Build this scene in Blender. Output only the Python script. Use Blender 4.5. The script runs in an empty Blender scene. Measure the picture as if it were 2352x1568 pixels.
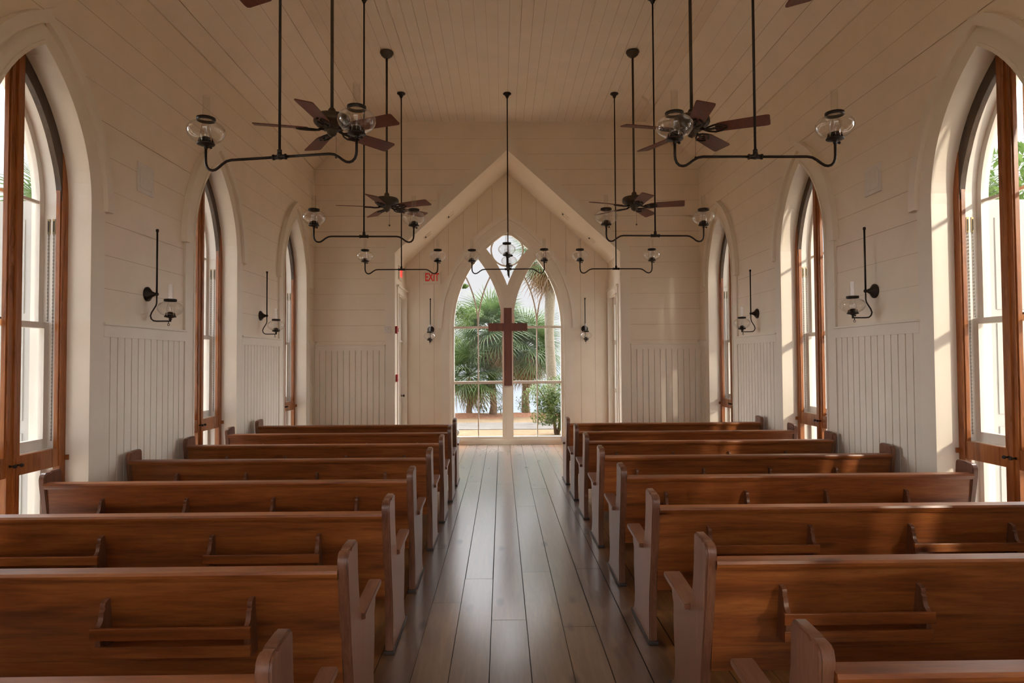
import bpy, bmesh, math, random
from mathutils import Vector, Matrix
random.seed(7)
S = bpy.context.scene
COL = S.collection
PI = math.pi
W = 3.39          # half width of the nave
ZE, ZC, WC = 5.03, 5.87, 2.454   # eaves, flat ceiling, half width of flat ceiling
YF, YB = 11.46, 12.80            # chancel wall, alcove back wall
YR = -2.6                        # wall behind the camera
WA, ZA, ZP = 1.984, 3.545, 5.363 # alcove half width, eaves, ridge
WIN_Y = (-1.06, 1.79, 4.645, 7.495, 10.345)

# ------------------------------------------------------------------ materials
def new_mat(name):
    m = bpy.data.materials.new(name); m.use_nodes = True
    nt = m.node_tree; nt.nodes.clear()
    out = nt.nodes.new('ShaderNodeOutputMaterial')
    return m, nt, out
def N(nt, typ, **kw):
    n = nt.nodes.new(typ)
    for k, v in kw.items(): setattr(n, k, v)
    return n
def principled(nt, out, col=(.8,.8,.8), rough=.5, metal=0, spec=.5):
    p = N(nt, 'ShaderNodeBsdfPrincipled')
    p.inputs['Base Color'].default_value = (*col, 1)
    p.inputs['Roughness'].default_value = rough
    p.inputs['Metallic'].default_value = metal
    p.inputs['Specular IOR Level'].default_value = spec
    nt.links.new(p.outputs[0], out.inputs[0])
    return p
def coords(nt, scale, kind='Object', rnd=True):
    tc = N(nt, 'ShaderNodeTexCoord'); mp = N(nt, 'ShaderNodeMapping')
    mp.inputs['Scale'].default_value = scale
    nt.links.new(tc.outputs[kind], mp.inputs['Vector'])
    if rnd:
        oi = N(nt, 'ShaderNodeObjectInfo'); mu = N(nt, 'ShaderNodeMath', operation='MULTIPLY')
        mu.inputs[1].default_value = 37.0
        nt.links.new(oi.outputs['Random'], mu.inputs[0])
        nt.links.new(mu.outputs[0], mp.inputs['Location'])
    return mp
def noise(nt, vec, scale, detail=4, rough=.6, dist=0):
    n = N(nt, 'ShaderNodeTexNoise')
    n.inputs['Scale'].default_value = scale; n.inputs['Detail'].default_value = detail
    n.inputs['Roughness'].default_value = rough; n.inputs['Distortion'].default_value = dist
    nt.links.new(vec.outputs[0], n.inputs['Vector'])
    return n
def ramp(nt, src, stops):
    r = N(nt, 'ShaderNodeValToRGB')
    el = r.color_ramp.elements
    while len(el) < len(stops): el.new(.5)
    for e, (p, c) in zip(el, stops):
        e.position = p; e.color = (*c, 1) if len(c) == 3 else c
    nt.links.new(src, r.inputs[0])
    return r
def mulcol(nt, a, b, fac=1.0):
    m = N(nt, 'ShaderNodeMix', data_type='RGBA', blend_type='MULTIPLY')
    m.inputs[0].default_value = fac
    nt.links.new(a, m.inputs[6]); nt.links.new(b, m.inputs[7])
    return m.outputs[2]
def bump(nt, src, p, strength=.2, dist=.01):
    b = N(nt, 'ShaderNodeBump'); b.inputs['Strength'].default_value = strength; b.inputs['Distance'].default_value = dist
    nt.links.new(src, b.inputs['Height']); nt.links.new(b.outputs[0], p.inputs['Normal'])

def paint(name, col, rough=.45, spec=.4):
    m, nt, out = new_mat(name)
    p = principled(nt, out, col, rough, 0, spec)
    mp = coords(nt, (1,1,1), 'Object', False)
    n = noise(nt, mp, 2.2, 5)
    r = ramp(nt, n.outputs[0], [(.3, (.93,.93,.92)), (.7, (1,1,1))])
    rgb = N(nt, 'ShaderNodeRGB'); rgb.outputs[0].default_value = (*col, 1)
    nt.links.new(mulcol(nt, rgb.outputs[0], r.outputs[0]), p.inputs['Base Color'])
    n2 = noise(nt, mp, 60, 3); bump(nt, n2.outputs[0], p, .06, .004)
    return m
def wood(name, dark, mid, light, axis='X', rough=.36, gscale=1.0, spec=.45, rnd_attr=False, knots=True, soft=False):
    m, nt, out = new_mat(name)
    p = principled(nt, out, mid, rough, 0, spec)
    st = {'X': (1.0, 13, 13), 'Y': (13, 1.0, 13), 'Z': (13, 13, 1.0)}[axis]
    mp = coords(nt, tuple(s*gscale for s in st))
    vec = mp
    if rnd_attr:
        at = N(nt, 'ShaderNodeAttribute'); at.attribute_name = 'plank'
        mu = N(nt, 'ShaderNodeVectorMath', operation='SCALE'); mu.inputs['Scale'].default_value = 60
        nt.links.new(at.outputs['Vector'], mu.inputs[0])
        ad = N(nt, 'ShaderNodeVectorMath', operation='ADD')
        nt.links.new(mp.outputs[0], ad.inputs[0]); nt.links.new(mu.outputs[0], ad.inputs[1])
        vec = ad
    n1 = noise(nt, vec, .9, 6, .62, 1.2)
    r1 = ramp(nt, n1.outputs[0], [(.28, dark), (.5, mid), (.75, light)])
    n2 = noise(nt, vec, 5.5, 4, .7, .4)
    r2 = ramp(nt, n2.outputs[0], [(.35, (.88,.85,.82) if soft else (.72,.66,.6)), (.6, (1,1,1))])
    c = mulcol(nt, r1.outputs[0], r2.outputs[0])
    if knots:
        kt = tuple((1.7 if s == 1.0 else 5.2)*gscale for s in st)
        mk = coords(nt, kt)
        v = N(nt, 'ShaderNodeTexVoronoi'); v.inputs['Scale'].default_value = .8
        nt.links.new(mk.outputs[0], v.inputs['Vector'])
        rk = ramp(nt, v.outputs['Distance'], [(.05, (.28,.2,.17)), (.13, (1,1,1))])
        c = mulcol(nt, c, rk.outputs[0])
    if rnd_attr:
        rr = ramp(nt, at.outputs['Fac'], [(0, (.62,.62,.64)), (1, (1.0,.97,.92))])
        c = mulcol(nt, c, rr.outputs[0])
    nt.links.new(c, p.inputs['Base Color'])
    rr = N(nt, 'ShaderNodeMapRange'); rr.inputs['To Min'].default_value = rough-.06; rr.inputs['To Max'].default_value = rough+.12
    nt.links.new(n1.outputs[0], rr.inputs[0]); nt.links.new(rr.outputs[0], p.inputs['Roughness'])
    bump(nt, n2.outputs[0], p, .012 if soft else .08, .003)
    return m
def plain(name, col, rough=.5, metal=0, var=.15, spec=.5):
    m, nt, out = new_mat(name)
    p = principled(nt, out, col, rough, metal, spec)
    mp = coords(nt, (1,1,1))
    n = noise(nt, mp, 14, 3)
    r = ramp(nt, n.outputs[0], [(.3, tuple(c*(1-var) for c in col)), (.7, tuple(min(1,c*(1+var)) for c in col))])
    nt.links.new(r.outputs[0], p.inputs['Base Color'])
    return m
def glass(name, tint=(.97,.98,.98), refl=.05, power=5.0, rim=.95, rough=0.0):
    m, nt, out = new_mat(name)
    t = N(nt, 'ShaderNodeBsdfTransparent'); t.inputs[0].default_value = (*tint, 1)
    g = N(nt, 'ShaderNodeBsdfGlossy'); g.inputs['Roughness'].default_value = rough
    lw = N(nt, 'ShaderNodeLayerWeight'); lw.inputs['Blend'].default_value = .5
    pw = N(nt, 'ShaderNodeMath', operation='POWER'); pw.inputs[1].default_value = power
    mr = N(nt, 'ShaderNodeMapRange'); mr.inputs['To Min'].default_value = refl; mr.inputs['To Max'].default_value = rim
    mx = N(nt, 'ShaderNodeMixShader')
    nt.links.new(lw.outputs['Facing'], pw.inputs[0]); nt.links.new(pw.outputs[0], mr.inputs[0])
    nt.links.new(mr.outputs[0], mx.inputs[0]); nt.links.new(t.outputs[0], mx.inputs[1]); nt.links.new(g.outputs[0], mx.inputs[2])
    nt.links.new(mx.outputs[0], out.inputs[0])
    return m

M = {}
M['wall'] = paint('cream_wall_paint', (.86,.765,.635), .5)
M['ceil'] = paint('cream_ceiling_paint', (.87,.77,.635), .5)
M['trim'] = paint('white_trim_paint', (.84,.775,.67), .36, .5)
M['white'] = paint('window_white_paint', (.82,.79,.73), .35, .5)
M['pew'] = wood('pew_stain_pine', (.13,.034,.008), (.285,.084,.018), (.41,.145,.034), 'X', .34, spec=.5)
M['pew_end'] = wood('pew_end_stain_pine', (.11,.042,.022), (.185,.076,.040), (.25,.11,.06), 'Z', .32, knots=False)
M['pew_arm'] = wood('pew_arm_stain_pine', (.11,.042,.022), (.185,.076,.040), (.25,.11,.06), 'Y', .30, knots=False)
for k_ in ('pew','pew_end','pew_arm'):
    for q_ in M[k_].node_tree.nodes:
        if q_.type == 'BSDF_PRINCIPLED':
            q_.inputs['Coat Weight'].default_value = .2 if k_ == 'pew' else .3; q_.inputs['Coat Roughness'].default_value = .30; q_.inputs['Coat IOR'].default_value = 1.6
M['head'] = wood('darkened_window_head', (.045,.028,.018), (.075,.048,.032), (.11,.07,.045), 'Z', .34, knots=False)
M['shoe'] = plain('dark_pew_shoe', (.03,.018,.012), .5)
M['leaf_wood'] = wood('varnished_window_wood', (.20,.06,.014), (.36,.12,.028), (.46,.17,.043), 'Z', .26, knots=False)
M['leaf_rail'] = wood('varnished_window_rail_wood', (.17,.048,.012), (.30,.09,.022), (.40,.135,.035), 'Y', .28, knots=False)
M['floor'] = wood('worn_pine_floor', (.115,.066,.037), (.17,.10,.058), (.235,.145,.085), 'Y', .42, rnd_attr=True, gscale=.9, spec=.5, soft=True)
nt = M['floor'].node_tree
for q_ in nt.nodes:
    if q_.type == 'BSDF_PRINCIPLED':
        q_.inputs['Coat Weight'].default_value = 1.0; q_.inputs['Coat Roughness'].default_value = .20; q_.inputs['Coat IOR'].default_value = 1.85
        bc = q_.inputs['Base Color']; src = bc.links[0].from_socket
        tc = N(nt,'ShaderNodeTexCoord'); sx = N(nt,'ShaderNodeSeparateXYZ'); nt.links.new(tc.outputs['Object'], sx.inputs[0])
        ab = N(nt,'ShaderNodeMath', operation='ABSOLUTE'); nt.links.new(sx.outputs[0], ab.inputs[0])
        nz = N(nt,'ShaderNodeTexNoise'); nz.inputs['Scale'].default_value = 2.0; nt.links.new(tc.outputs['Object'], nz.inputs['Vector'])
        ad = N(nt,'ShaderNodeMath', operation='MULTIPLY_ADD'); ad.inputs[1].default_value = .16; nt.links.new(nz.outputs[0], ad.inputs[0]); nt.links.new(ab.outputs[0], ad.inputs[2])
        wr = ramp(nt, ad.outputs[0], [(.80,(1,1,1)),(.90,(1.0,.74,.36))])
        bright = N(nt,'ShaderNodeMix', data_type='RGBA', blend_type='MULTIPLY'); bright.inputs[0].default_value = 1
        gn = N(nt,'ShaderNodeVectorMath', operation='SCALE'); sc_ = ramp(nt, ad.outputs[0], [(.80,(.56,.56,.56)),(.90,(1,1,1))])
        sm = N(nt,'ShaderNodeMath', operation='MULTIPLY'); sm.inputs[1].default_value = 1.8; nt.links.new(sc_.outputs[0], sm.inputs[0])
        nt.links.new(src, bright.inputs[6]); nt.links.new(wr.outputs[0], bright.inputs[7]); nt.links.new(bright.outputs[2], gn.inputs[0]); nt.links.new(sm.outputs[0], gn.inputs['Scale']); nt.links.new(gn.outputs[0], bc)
        break
M['cross'] = wood('cross_mahogany', (.12,.030,.012), (.19,.05,.02), (.25,.075,.03), 'Z', .38, knots=False)
M['blade'] = wood('fan_blade_wood', (.11,.03,.018), (.15,.042,.025), (.19,.055,.03), 'X', .42, knots=False)
M['iron'] = plain('dark_bronze_metal', (.022,.016,.012), .45, .4)
M['bronze'] = plain('olive_bronze_metal', (.07,.055,.038), .45, .5)
M['pane'] = glass('window_glass', (.97,.98,.98), .008, 5)
M['globe'] = glass('lamp_globe_glass', (.965,.96,.95), .08, 3.0, .9, .02)
M['brass'] = plain('pulley_brass', (.24,.17,.08), .4, .7)
M['chain'] = plain('sash_chain_steel', (.25,.23,.2), .4, .7)
M['red'] = plain('alarm_red_plastic', (.45,.02,.02), .4)
M['plastic'] = plain('white_plastic', (.75,.72,.68), .4, 0, .04)
M['bulb'] = plain('frosted_bulb', (.85,.82,.76), .4, 0, .03)
M['dark'] = plain('dark_slot', (.015,.012,.01), .6)
M['silver'] = plain('brushed_silver', (.20,.20,.19), .45, .5)
M['exit_panel'] = plain('exit_sign_panel', (.78,.72,.6), .25, 0, .03)
m, nt, out = new_mat('exit_red_letters'); p = principled(nt, out, (.4,.02,.01), .4)
p.inputs['Emission Color'].default_value = (1,.05,.03,1); p.inputs['Emission Strength'].default_value = .12
M['exit_red'] = m
m, nt, out = new_mat('exit_red_glow'); p = principled(nt, out, (.5,.02,.01), .4)
p.inputs['Emission Color'].default_value = (1,.06,.05,1); p.inputs['Emission Strength'].default_value = .9
M['exit_glow'] = m
def ground_mat(name, a, b, scale, rough=.9):
    m, nt, out = new_mat(name)
    p = principled(nt, out, a, rough, 0, .1)
    mp = coords(nt, (1,1,1), 'Object', False)
    n = noise(nt, mp, scale, 8, .7); n2 = noise(nt, mp, scale*.08, 3)
    r = ramp(nt, n.outputs[0], [(.3, a), (.7, b)])
    r2 = ramp(nt, n2.outputs[0], [(.3, (.8,.8,.78)), (.7, (1,1,1))])
    nt.links.new(mulcol(nt, r.outputs[0], r2.outputs[0]), p.inputs['Base Color'])
    bump(nt, n.outputs[0], p, .5, .03)
    return m
M['lawn'] = ground_mat('dry_winter_lawn', (.135,.09,.047), (.225,.16,.095), 9)
M['gravel'] = ground_mat('pale_gravel', (.105,.093,.082), (.175,.158,.14), 25)
M['bounce_strip'] = ground_mat('pale_bounce_strip', (.36,.31,.25), (.50,.45,.38), 22)  # ground strips added beside the walls, pale to bounce light up to the ceiling
M['mulch'] = ground_mat('pine_straw_mulch', (.14,.06,.035), (.34,.17,.10), 14)
m, nt, out = new_mat('bay_water'); p = principled(nt, out, (.10,.135,.17), .10, 0, .5)
mp = coords(nt, (1,.25,1), 'Object', False); mp.inputs['Scale'].default_value = (.5, 1.6, 1)
n = noise(nt, mp, 1.2, 5); bump(nt, n.outputs[0], p, .07, .1)
M['water'] = m
def leafmat(name, a, b, rough=.5, trans=.25):
    m, nt, out = new_mat(name)
    p = principled(nt, out, a, rough, 0, .3)
    mp = coords(nt, (1,1,1)); n = noise(nt, mp, 3.5, 3)
    r = ramp(nt, n.outputs[0], [(.3, a), (.7, b)])
    nt.links.new(r.outputs[0], p.inputs['Base Color'])
    tr = N(nt, 'ShaderNodeBsdfTranslucent'); nt.links.new(r.outputs[0], tr.inputs[0])
    mx = N(nt, 'ShaderNodeMixShader'); mx.inputs[0].default_value = trans
    nt.links.new(p.outputs[0], mx.inputs[1]); nt.links.new(tr.outputs[0], mx.inputs[2]); nt.links.new(mx.outputs[0], out.inputs[0])
    return m
M['frond'] = leafmat('palm_frond_green', (.05,.09,.03), (.13,.19,.07))
M['dead'] = leafmat('dead_frond_brown', (.16,.10,.05), (.34,.23,.13), .7)
M['bark'] = ground_mat('palm_bark', (.12,.08,.05), (.26,.18,.12), 18)
M['bark2'] = ground_mat('tall_palm_bark', (.17,.15,.12), (.28,.25,.20), 22)
M['shrub'] = leafmat('shrub_leaf_green', (.04,.08,.02), (.16,.21,.06))
M['cedar'] = leafmat('cedar_leaf_green', (.06,.11,.025), (.17,.25,.07))
M['gap_shade'] = plain('board_gap_shade', (.40,.29,.19), .8)  # brown backing sheet: shade of the board gaps put into its colour
M['subfloor'] = plain('dark_subfloor', (.02,.014,.01), .9)
M['siding'] = paint('exterior_white_siding', (.50,.50,.49), .5)

# ------------------------------------------------------------------ mesh builder
class MB:
    def __init__(s): s.bm = bmesh.new(); s.attr = None
    def v(s, p): return s.bm.verts.new(p)
    mi = 0
    def face(s, pts, smooth=False):
        f = s.bm.faces.new([s.bm.verts.new(p) for p in pts]); f.smooth = smooth; f.material_index = s.mi; return f
    def box(s, a, b, bev=0):
        x0,y0,z0 = (min(a[i],b[i]) for i in range(3)); x1,y1,z1 = (max(a[i],b[i]) for i in range(3))
        if bev > 0:
            t = bmesh.new(); bmesh.ops.create_cube(t, size=1)
            for q in t.verts: q.co = Vector(((x0+x1)/2+q.co.x*(x1-x0), (y0+y1)/2+q.co.y*(y1-y0), (z0+z1)/2+q.co.z*(z1-z0)))
            bmesh.ops.bevel(t, geom=t.edges[:], offset=bev, segments=2, affect='EDGES', profile=.6)
            s.merge(t); t.free(); return
        V = [s.v(p) for p in ((x0,y0,z0),(x1,y0,z0),(x1,y1,z0),(x0,y1,z0),(x0,y0,z1),(x1,y0,z1),(x1,y1,z1),(x0,y1,z1))]
        for q in ((0,3,2,1),(4,5,6,7),(0,1,5,4),(1,2,6,5),(2,3,7,6),(3,0,4,7)): s.bm.faces.new([V[i] for i in q])
    def merge(s, t, mat=None):
        mp = {}
        for q in t.verts: mp[q.index if q.index >= 0 else id(q)] = None
        t.verts.index_update()
        vs = [s.v(mat @ q.co if mat else q.co) for q in t.verts]
        for f in t.faces:
            nf = s.bm.faces.new([vs[q.index] for q in f.verts]); nf.smooth = f.smooth
    def prism(s, poly, a, b, fn, smooth=False):
        """poly of 2-D points swept between a and b; fn(p,q,t) -> 3-D point"""
        A = [s.v(fn(p[0],p[1],a)) for p in poly]; B = [s.v(fn(p[0],p[1],b)) for p in poly]
        n = len(poly)
        s.bm.faces.new(A[::-1]); s.bm.faces.new(B)
        for i in range(n):
            f = s.bm.faces.new([A[i],A[(i+1)%n],B[(i+1)%n],B[i]]); f.smooth = smooth
    def tube(s, pts, r, n=10, cap=True):
        pts = [Vector(p) for p in pts]; rs = r if isinstance(r,(list,tuple)) else [r]*len(pts)
        t = (pts[1]-pts[0]).normalized()
        up = Vector((0,0,1)) if abs(t.z) < .9 else Vector((1,0,0))
        a = t.cross(up).normalized(); rings = []
        for i,p in enumerate(pts):
            if i == 0: d = pts[1]-pts[0]
            elif i == len(pts)-1: d = pts[-1]-pts[-2]
            else: d = (pts[i+1]-pts[i]).normalized()+(pts[i]-pts[i-1]).normalized()
            d.normalize(); a = (a-d*a.dot(d)).normalized(); b = d.cross(a)
            rings.append([s.v(p+(a*math.cos(2*PI*k/n)+b*math.sin(2*PI*k/n))*rs[i]) for k in range(n)])
        for A,B in zip(rings,rings[1:]):
            for k in range(n):
                f = s.bm.faces.new([A[k],A[(k+1)%n],B[(k+1)%n],B[k]]); f.smooth = True
        if cap: s.bm.faces.new(rings[0][::-1]); s.bm.faces.new(rings[-1])
    def lathe(s, prof, M4=None, n=20, cap=True):
        M4 = M4 or Matrix.Identity(4); rings = []
        for r,z in prof:
            rings.append([s.v(M4 @ Vector((max(r,1e-4)*math.cos(2*PI*k/n), max(r,1e-4)*math.sin(2*PI*k/n), z))) for k in range(n)])
        for A,B in zip(rings,rings[1:]):
            for k in range(n):
                f = s.bm.faces.new([A[k],A[(k+1)%n],B[(k+1)%n],B[k]]); f.smooth = True
        if cap: s.bm.faces.new(rings[0][::-1]); s.bm.faces.new(rings[-1])
    def ball(s, c, r, n=8, sq=(1,1,1)):
        s.lathe([(r*math.sin(PI*i/6)*1, -r*math.cos(PI*i/6)) for i in range(7)], Matrix.Translation(c) @ Matrix.Diagonal((*sq,1)), n)
    def arch(s, R0, R1, c, zs, zb, d0, d1, side=0, n=14, c1=None):
        """pointed-arch ring between radii R0<R1 (arc centres at -+c), springing at zs, legs down to zb; depth d0..d1 along y"""
        def path(R, c):
            e = math.acos(c/R); P = []
            if zb < zs: P.append((R-c, zb))
            for i in range(n+1):
                t = e*i/n; P.append((R*math.cos(t)-c, zs+R*math.sin(t)))
            P[-1] = (0, zs+math.sqrt(R*R-c*c))
            return P
        I, O = path(R0, c), path(R1, c if c1 is None else c1)
        for sg in ((1,-1) if side == 0 else (side,)):
            q = [[s.v((sg*p[0], d, p[1])) for p in L] for L in (I,O) for d in (d0,d1)]
            i0,i1,o0,o1 = q
            for k in range(len(I)-1):
                for a,b,sm in ((i0,i1,1),(o0,o1,1),(i0,o0,0),(i1,o1,0)):
                    f = s.bm.faces.new([a[k],a[k+1],b[k+1],b[k]])
            s.bm.faces.new([i0[0],i1[0],o1[0],o0[0]])
            if side: s.bm.faces.new([i0[-1],i1[-1],o1[-1],o0[-1]])
    def build(s, name, mat, parent=None, doubles=False, normals=True, mat2=None):
        if doubles: bmesh.ops.remove_doubles(s.bm, verts=s.bm.verts, dist=1e-5)
        if normals: bmesh.ops.recalc_face_normals(s.bm, faces=s.bm.faces)
        me = bpy.data.meshes.new(name); s.bm.to_mesh(me); s.bm.free()
        me.materials.append(M[mat])
        if mat2: me.materials.append(M[mat2])
        o = bpy.data.objects.new(name, me); COL.objects.link(o)
        if parent: o.parent = parent
        return o
def soften(o, deg=38):
    o.data.shade_smooth(); o.data.set_sharp_from_angle(angle=math.radians(deg)); return o
def tag(o, label=None, cat=None, group=None, kind=None):
    if label: o['label'] = label
    if cat: o['category'] = cat
    if group: o['group'] = group
    if kind: o['kind'] = kind
    return o
def thing(name, label, cat, loc=(0,0,0), rz=0, group=None, kind=None):
    o = bpy.data.objects.new(name, None); COL.objects.link(o); o.empty_display_size = .1
    o.location = loc; o.rotation_euler = (0,0,rz)
    return tag(o, label, cat, group, kind)
def copy_tree(o, parent=None):
    kids = list(o.children)
    c = o.copy(); COL.objects.link(c)
    if parent: c.parent = parent
    for k in kids: copy_tree(k, c)
    return c
def dup(o, label, loc, rz=None, group=None):
    c = copy_tree(o); c.location = loc
    if rz is not None: c.rotation_euler = (0,0,rz)
    c['label'] = label
    if group: c['group'] = group
    return c
def hw(z, R, c, zs):
    if z <= zs: return R-c
    q = R*R-(z-zs)**2
    return max(0, math.sqrt(q)-c) if q > 0 else 0

# ------------------------------------------------------------------ the setting
ARC, ARZ = .62, 2.90                      # side window arcs
def bays(y0, y1): return [(y, ARC, ARZ) for y in WIN_Y if y0 < y < y1]
def sheet(mb, fn, u0, u1, z0, z1, openings, R, gap=0, n=5):
    """flat board (fn(u,z)) from z0 to z1 with pointed openings left out"""
    za, zb = z0+gap, z1-gap
    ztop = ARZ+math.sqrt(R*R-ARC*ARC)
    lv = [za+(zb-za)*i/n for i in range(n+1)]
    if za < ztop < zb: lv = sorted(lv+[ztop])
    edges = [u0]+[o[0] for o in openings]+[u1]
    for a,b in zip(edges, edges[1:]):
        for q0,q1 in zip(lv, lv[1:]):
            def L(z): return a+(hw(z,R,ARC,ARZ) if a != u0 else 0)
            def Rr(z): return b-(hw(z,R,ARC,ARZ) if b != u1 else 0)
            mb.face([fn(L(q0),q0), fn(Rr(q0),q0), fn(Rr(q1),q1), fn(L(q1),q1)])
BOARD = .275
LEV = [5.02-BOARD*k for k in range(12)][::-1]    # 1.995 ... 5.02
for side, nm in ((-1,'left'),(1,'right')):
    mb = MB(); op = bays(YR, YF)
    z = LEV[0]-BOARD
    prev = 1.90
    for zt in LEV[1:]+[ZE+.02]:
        g = random.choice((.001,.0015,.002,.0026,.0034))
        sheet(mb, lambda u,z: (side*W,u,z), YR, YF, prev, zt-g*.5, op, 1.26, g*.5)
        prev = zt
    d = .012; mb.mi = 1
    sheet(mb, lambda u,z: (side*(W+d),u,z), YR-.1, YF+.1, 0, 2.0, op, 1.235)
    sheet(mb, lambda u,z: (side*(W+d),u,z), YR-.1, YF+.1, 2.0, ZE+.1, op, 1.235, 0, 12)
    tag(mb.build('wall_'+nm, 'wall', normals=False, mat2='gap_shade'), 'long cream horizontal-board nave wall on the %s' % nm, 'wall', None, 'structure')
    mb = MB()
    for zz in [(-.35,2.0,4),(2.0,5.3,14)]:
        sheet(mb, lambda u,z: (side*(W+.42),u,z), YR-.4, YF+.4, zz[0], zz[1], op, 1.235, 0, zz[2])
    tag(mb.build('wall_outside_'+nm, 'siding', normals=False), 'outer white siding of the nave on the %s' % nm, 'wall', None, 'structure')
    # beadboard wainscot between the casings, with real grooves
    spans = []
    ys = [YR]+[q for y in WIN_Y for q in (y-.74, y+.74)]+[YF]
    spans = [(ys[i], ys[i+1]) for i in range(0, len(ys), 2)]
    wn = MB(); rl = MB()
    def bead(mb, fn, a, b, z0, z1, pitch=.105):
        nb = max(1, round((b-a)/pitch)); w = (b-a)/nb; P = []
        for k in range(nb):
            s0 = a+k*w
            P += [(s0, -.004), (s0+.0045, -.004), (s0+.0065, .014), (s0+w-.0065, .014), (s0+w-.0045, -.004), (s0+w, -.004)]
        for p,q in zip(P, P[1:]):
            mb.face([fn(p[0],p[1],z0), fn(q[0],q[1],z0), fn(q[0],q[1],z1), fn(p[0],p[1],z1)])
    for a,b in spans:
        if b-a < .02: continue
        bead(wn, lambda u,dd,z: (side*(W-dd),u,z), a, b, 0, 1.88)
        rl.box((side*(W-.026),a,1.868), (side*(W+.01),b,1.965))
        rl.box((side*(W-.045),a-.01,1.965), (side*(W+.01),b+.01,1.985), .004)
    tag(wn.build('wall_wainscot_'+nm, 'trim', normals=False), 'beadboard wainscot below the chair rail on the %s nave wall' % nm, 'wainscot', None, 'structure')
    tag(rl.build('trim_1' if side < 0 else 'trim_2', 'trim'), 'chair rail with small ledge along the %s nave wall' % nm, 'rail', None, 'structure')

# chancel wall with the gabled opening
def gable(z): return WA if z <= ZA else max(0, WA*(ZP-z)/(ZP-ZA))
def cw(z): return W+.02 if z <= ZE else W-(W-WC)*(z-ZE)/(ZC-ZE)+.02
def gsheet(mb, Y, z0, z1, half, hole, n=4):
    lv = [z0+(z1-z0)*i/n for i in range(n+1)]
    for kz in (ZA, ZP):
        if z0 < kz < z1: lv = sorted(lv+[kz])
    for a,b in zip(lv, lv[1:]):
        for sg in (-1,1):
            mb.face([(sg*hole(a),Y,a),(sg*half(a),Y,a),(sg*half(b),Y,b),(sg*hole(b),Y,b)])
mb = MB(); prev = 1.80
for zt in LEV+[5.295,5.57,ZC+.01]:
    g = random.choice((.001,.0015,.002,.0026))
    gsheet(mb, YF, prev+g, zt-g, cw, lambda z: gable(z)+(.06 if z < ZP-.05 else 0)); prev = zt
mb.mi = 1; gsheet(mb, YF+.012, 0, ZC+.3, lambda z: W+.5, gable, 10)
tag(mb.build('wall_chancel', 'wall', normals=False, mat2='gap_shade'), 'cream board end wall with a gabled opening to the alcove', 'wall', None, 'structure')
mb = MB(); gsheet(mb, YF+.30, -.35, ZC+.3, lambda z: W+.45, lambda z: gable(z)+.05, 10)
tag(mb.build('wall_outside_chancel', 'siding', normals=False), 'outer siding of the end wall around the alcove', 'wall', None, 'structure')
wn = MB(); rl = MB()
for sg in (-1,1):
    a, b = sorted((sg*(WA+.17), sg*W))
    bead(wn, lambda u,dd,z: (u,YF-dd,z), a, b, 0, 1.835)
    rl.box((a,YF-.026,1.83),(b,YF+.01,1.915)); rl.box((a,YF-.045,1.915),(b,YF+.01,1.935),.004)
tag(wn.build('wall_wainscot_chancel', 'trim', normals=False), 'beadboard wainscot on the end wall beside the alcove', 'wainscot', None, 'structure')
tag(rl.build('trim_3', 'trim'), 'chair rail along the end wall beside the alcove', 'rail', None, 'structure')
mb = MB()   # casing round the gabled opening
th = math.atan2(ZP-ZA, WA); wv = .19
for sg in (-1,1):
    o = WA+.165
    poly = [(sg*WA,0),(sg*o,0),(sg*o,ZA+.165*math.tan(th)*0+.09),(0,ZP+wv/math.cos(th)),(0,ZP),(sg*WA,ZA)]
    mb.prism(poly, YF-.022, YF+.02, lambda p,q,t: (p,t,q))
tag(mb.build('trim_4', 'trim'), 'flat casing around the gabled alcove opening', 'casing', None, 'structure')

# alcove
mb = MB()
def gw_open(z, R=2.30): return hw(z, R, 1.143, 2.296)
def aw(z): return gable(z)+.02
xs = [-WA+.28*k for k in range(0, 15)]
def gothic_back(Y, mbx, strips, gap):
    lim = WA+.02
    for a,b in zip(strips, strips[1:]):
        a2, b2 = a+gap, b-gap
        n = 8
        for i in range(n):
            x0, x1 = a2+(b2-a2)*i/n, a2+(b2-a2)*(i+1)/n
            def lo(x):
                ax = abs(x)
                if ax >= 2.30-1.143: return 0
                return 2.296+math.sqrt(max(0, 2.30**2-(ax+1.143)**2))
            def hi(x): return ZA+(ZP-ZA)*(1-min(1,abs(x)/WA))+.02
            if max(abs(x0),abs(x1)) > lim+.01: continue
            l0, l1 = lo(x0), lo(x1)
            if (l0 == 0) != (l1 == 0): l0 = l1 = 0 if abs((x0+x1)/2) > 1.157 else max(l0,l1)
            mbx.face([(x0,Y,l0),(x1,Y,l1),(x1,Y,hi(x1)),(x0,Y,hi(x0))])
strips = [-WA, -1.72, -1.44, -1.157, -.86, -.58, -.29, 0, .29, .58, .86, 1.157, 1.44, 1.72, WA]
gothic_back(YB, mb, strips, .002)
mb.mi = 1
gothic_back(YB+.012, mb, strips, 0)
tag(mb.build('wall_alcove_end', 'wall', normals=False, mat2='gap_shade'), 'vertical-board end wall of the alcove around the tracery window', 'wall', None, 'structure')
for sg, nm in ((-1,'left'),(1,'right')):
    mb = MB()
    D0, D1, DT = 11.78, 12.66, 2.86        # opening in the side wall
    z0 = 0 
    X = sg*WA
    def quad(y0,y1,za,zb,x=X): mb.face([(x,y0,za),(x,y1,za),(x,y1,zb),(x,y0,zb)])
    for x in (X, sg*(WA+.18)):
        quad(YF, D0, 0, ZA+.02, x); quad(D1, YB+.2, 0, ZA+.02, x); quad(D0, D1, DT, ZA+.02, x)
    tag(mb.build('wall_alcove_'+nm, 'wall', normals=False), 'cream side wall of the alcove on the %s' % nm, 'wall', None, 'structure')
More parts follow.
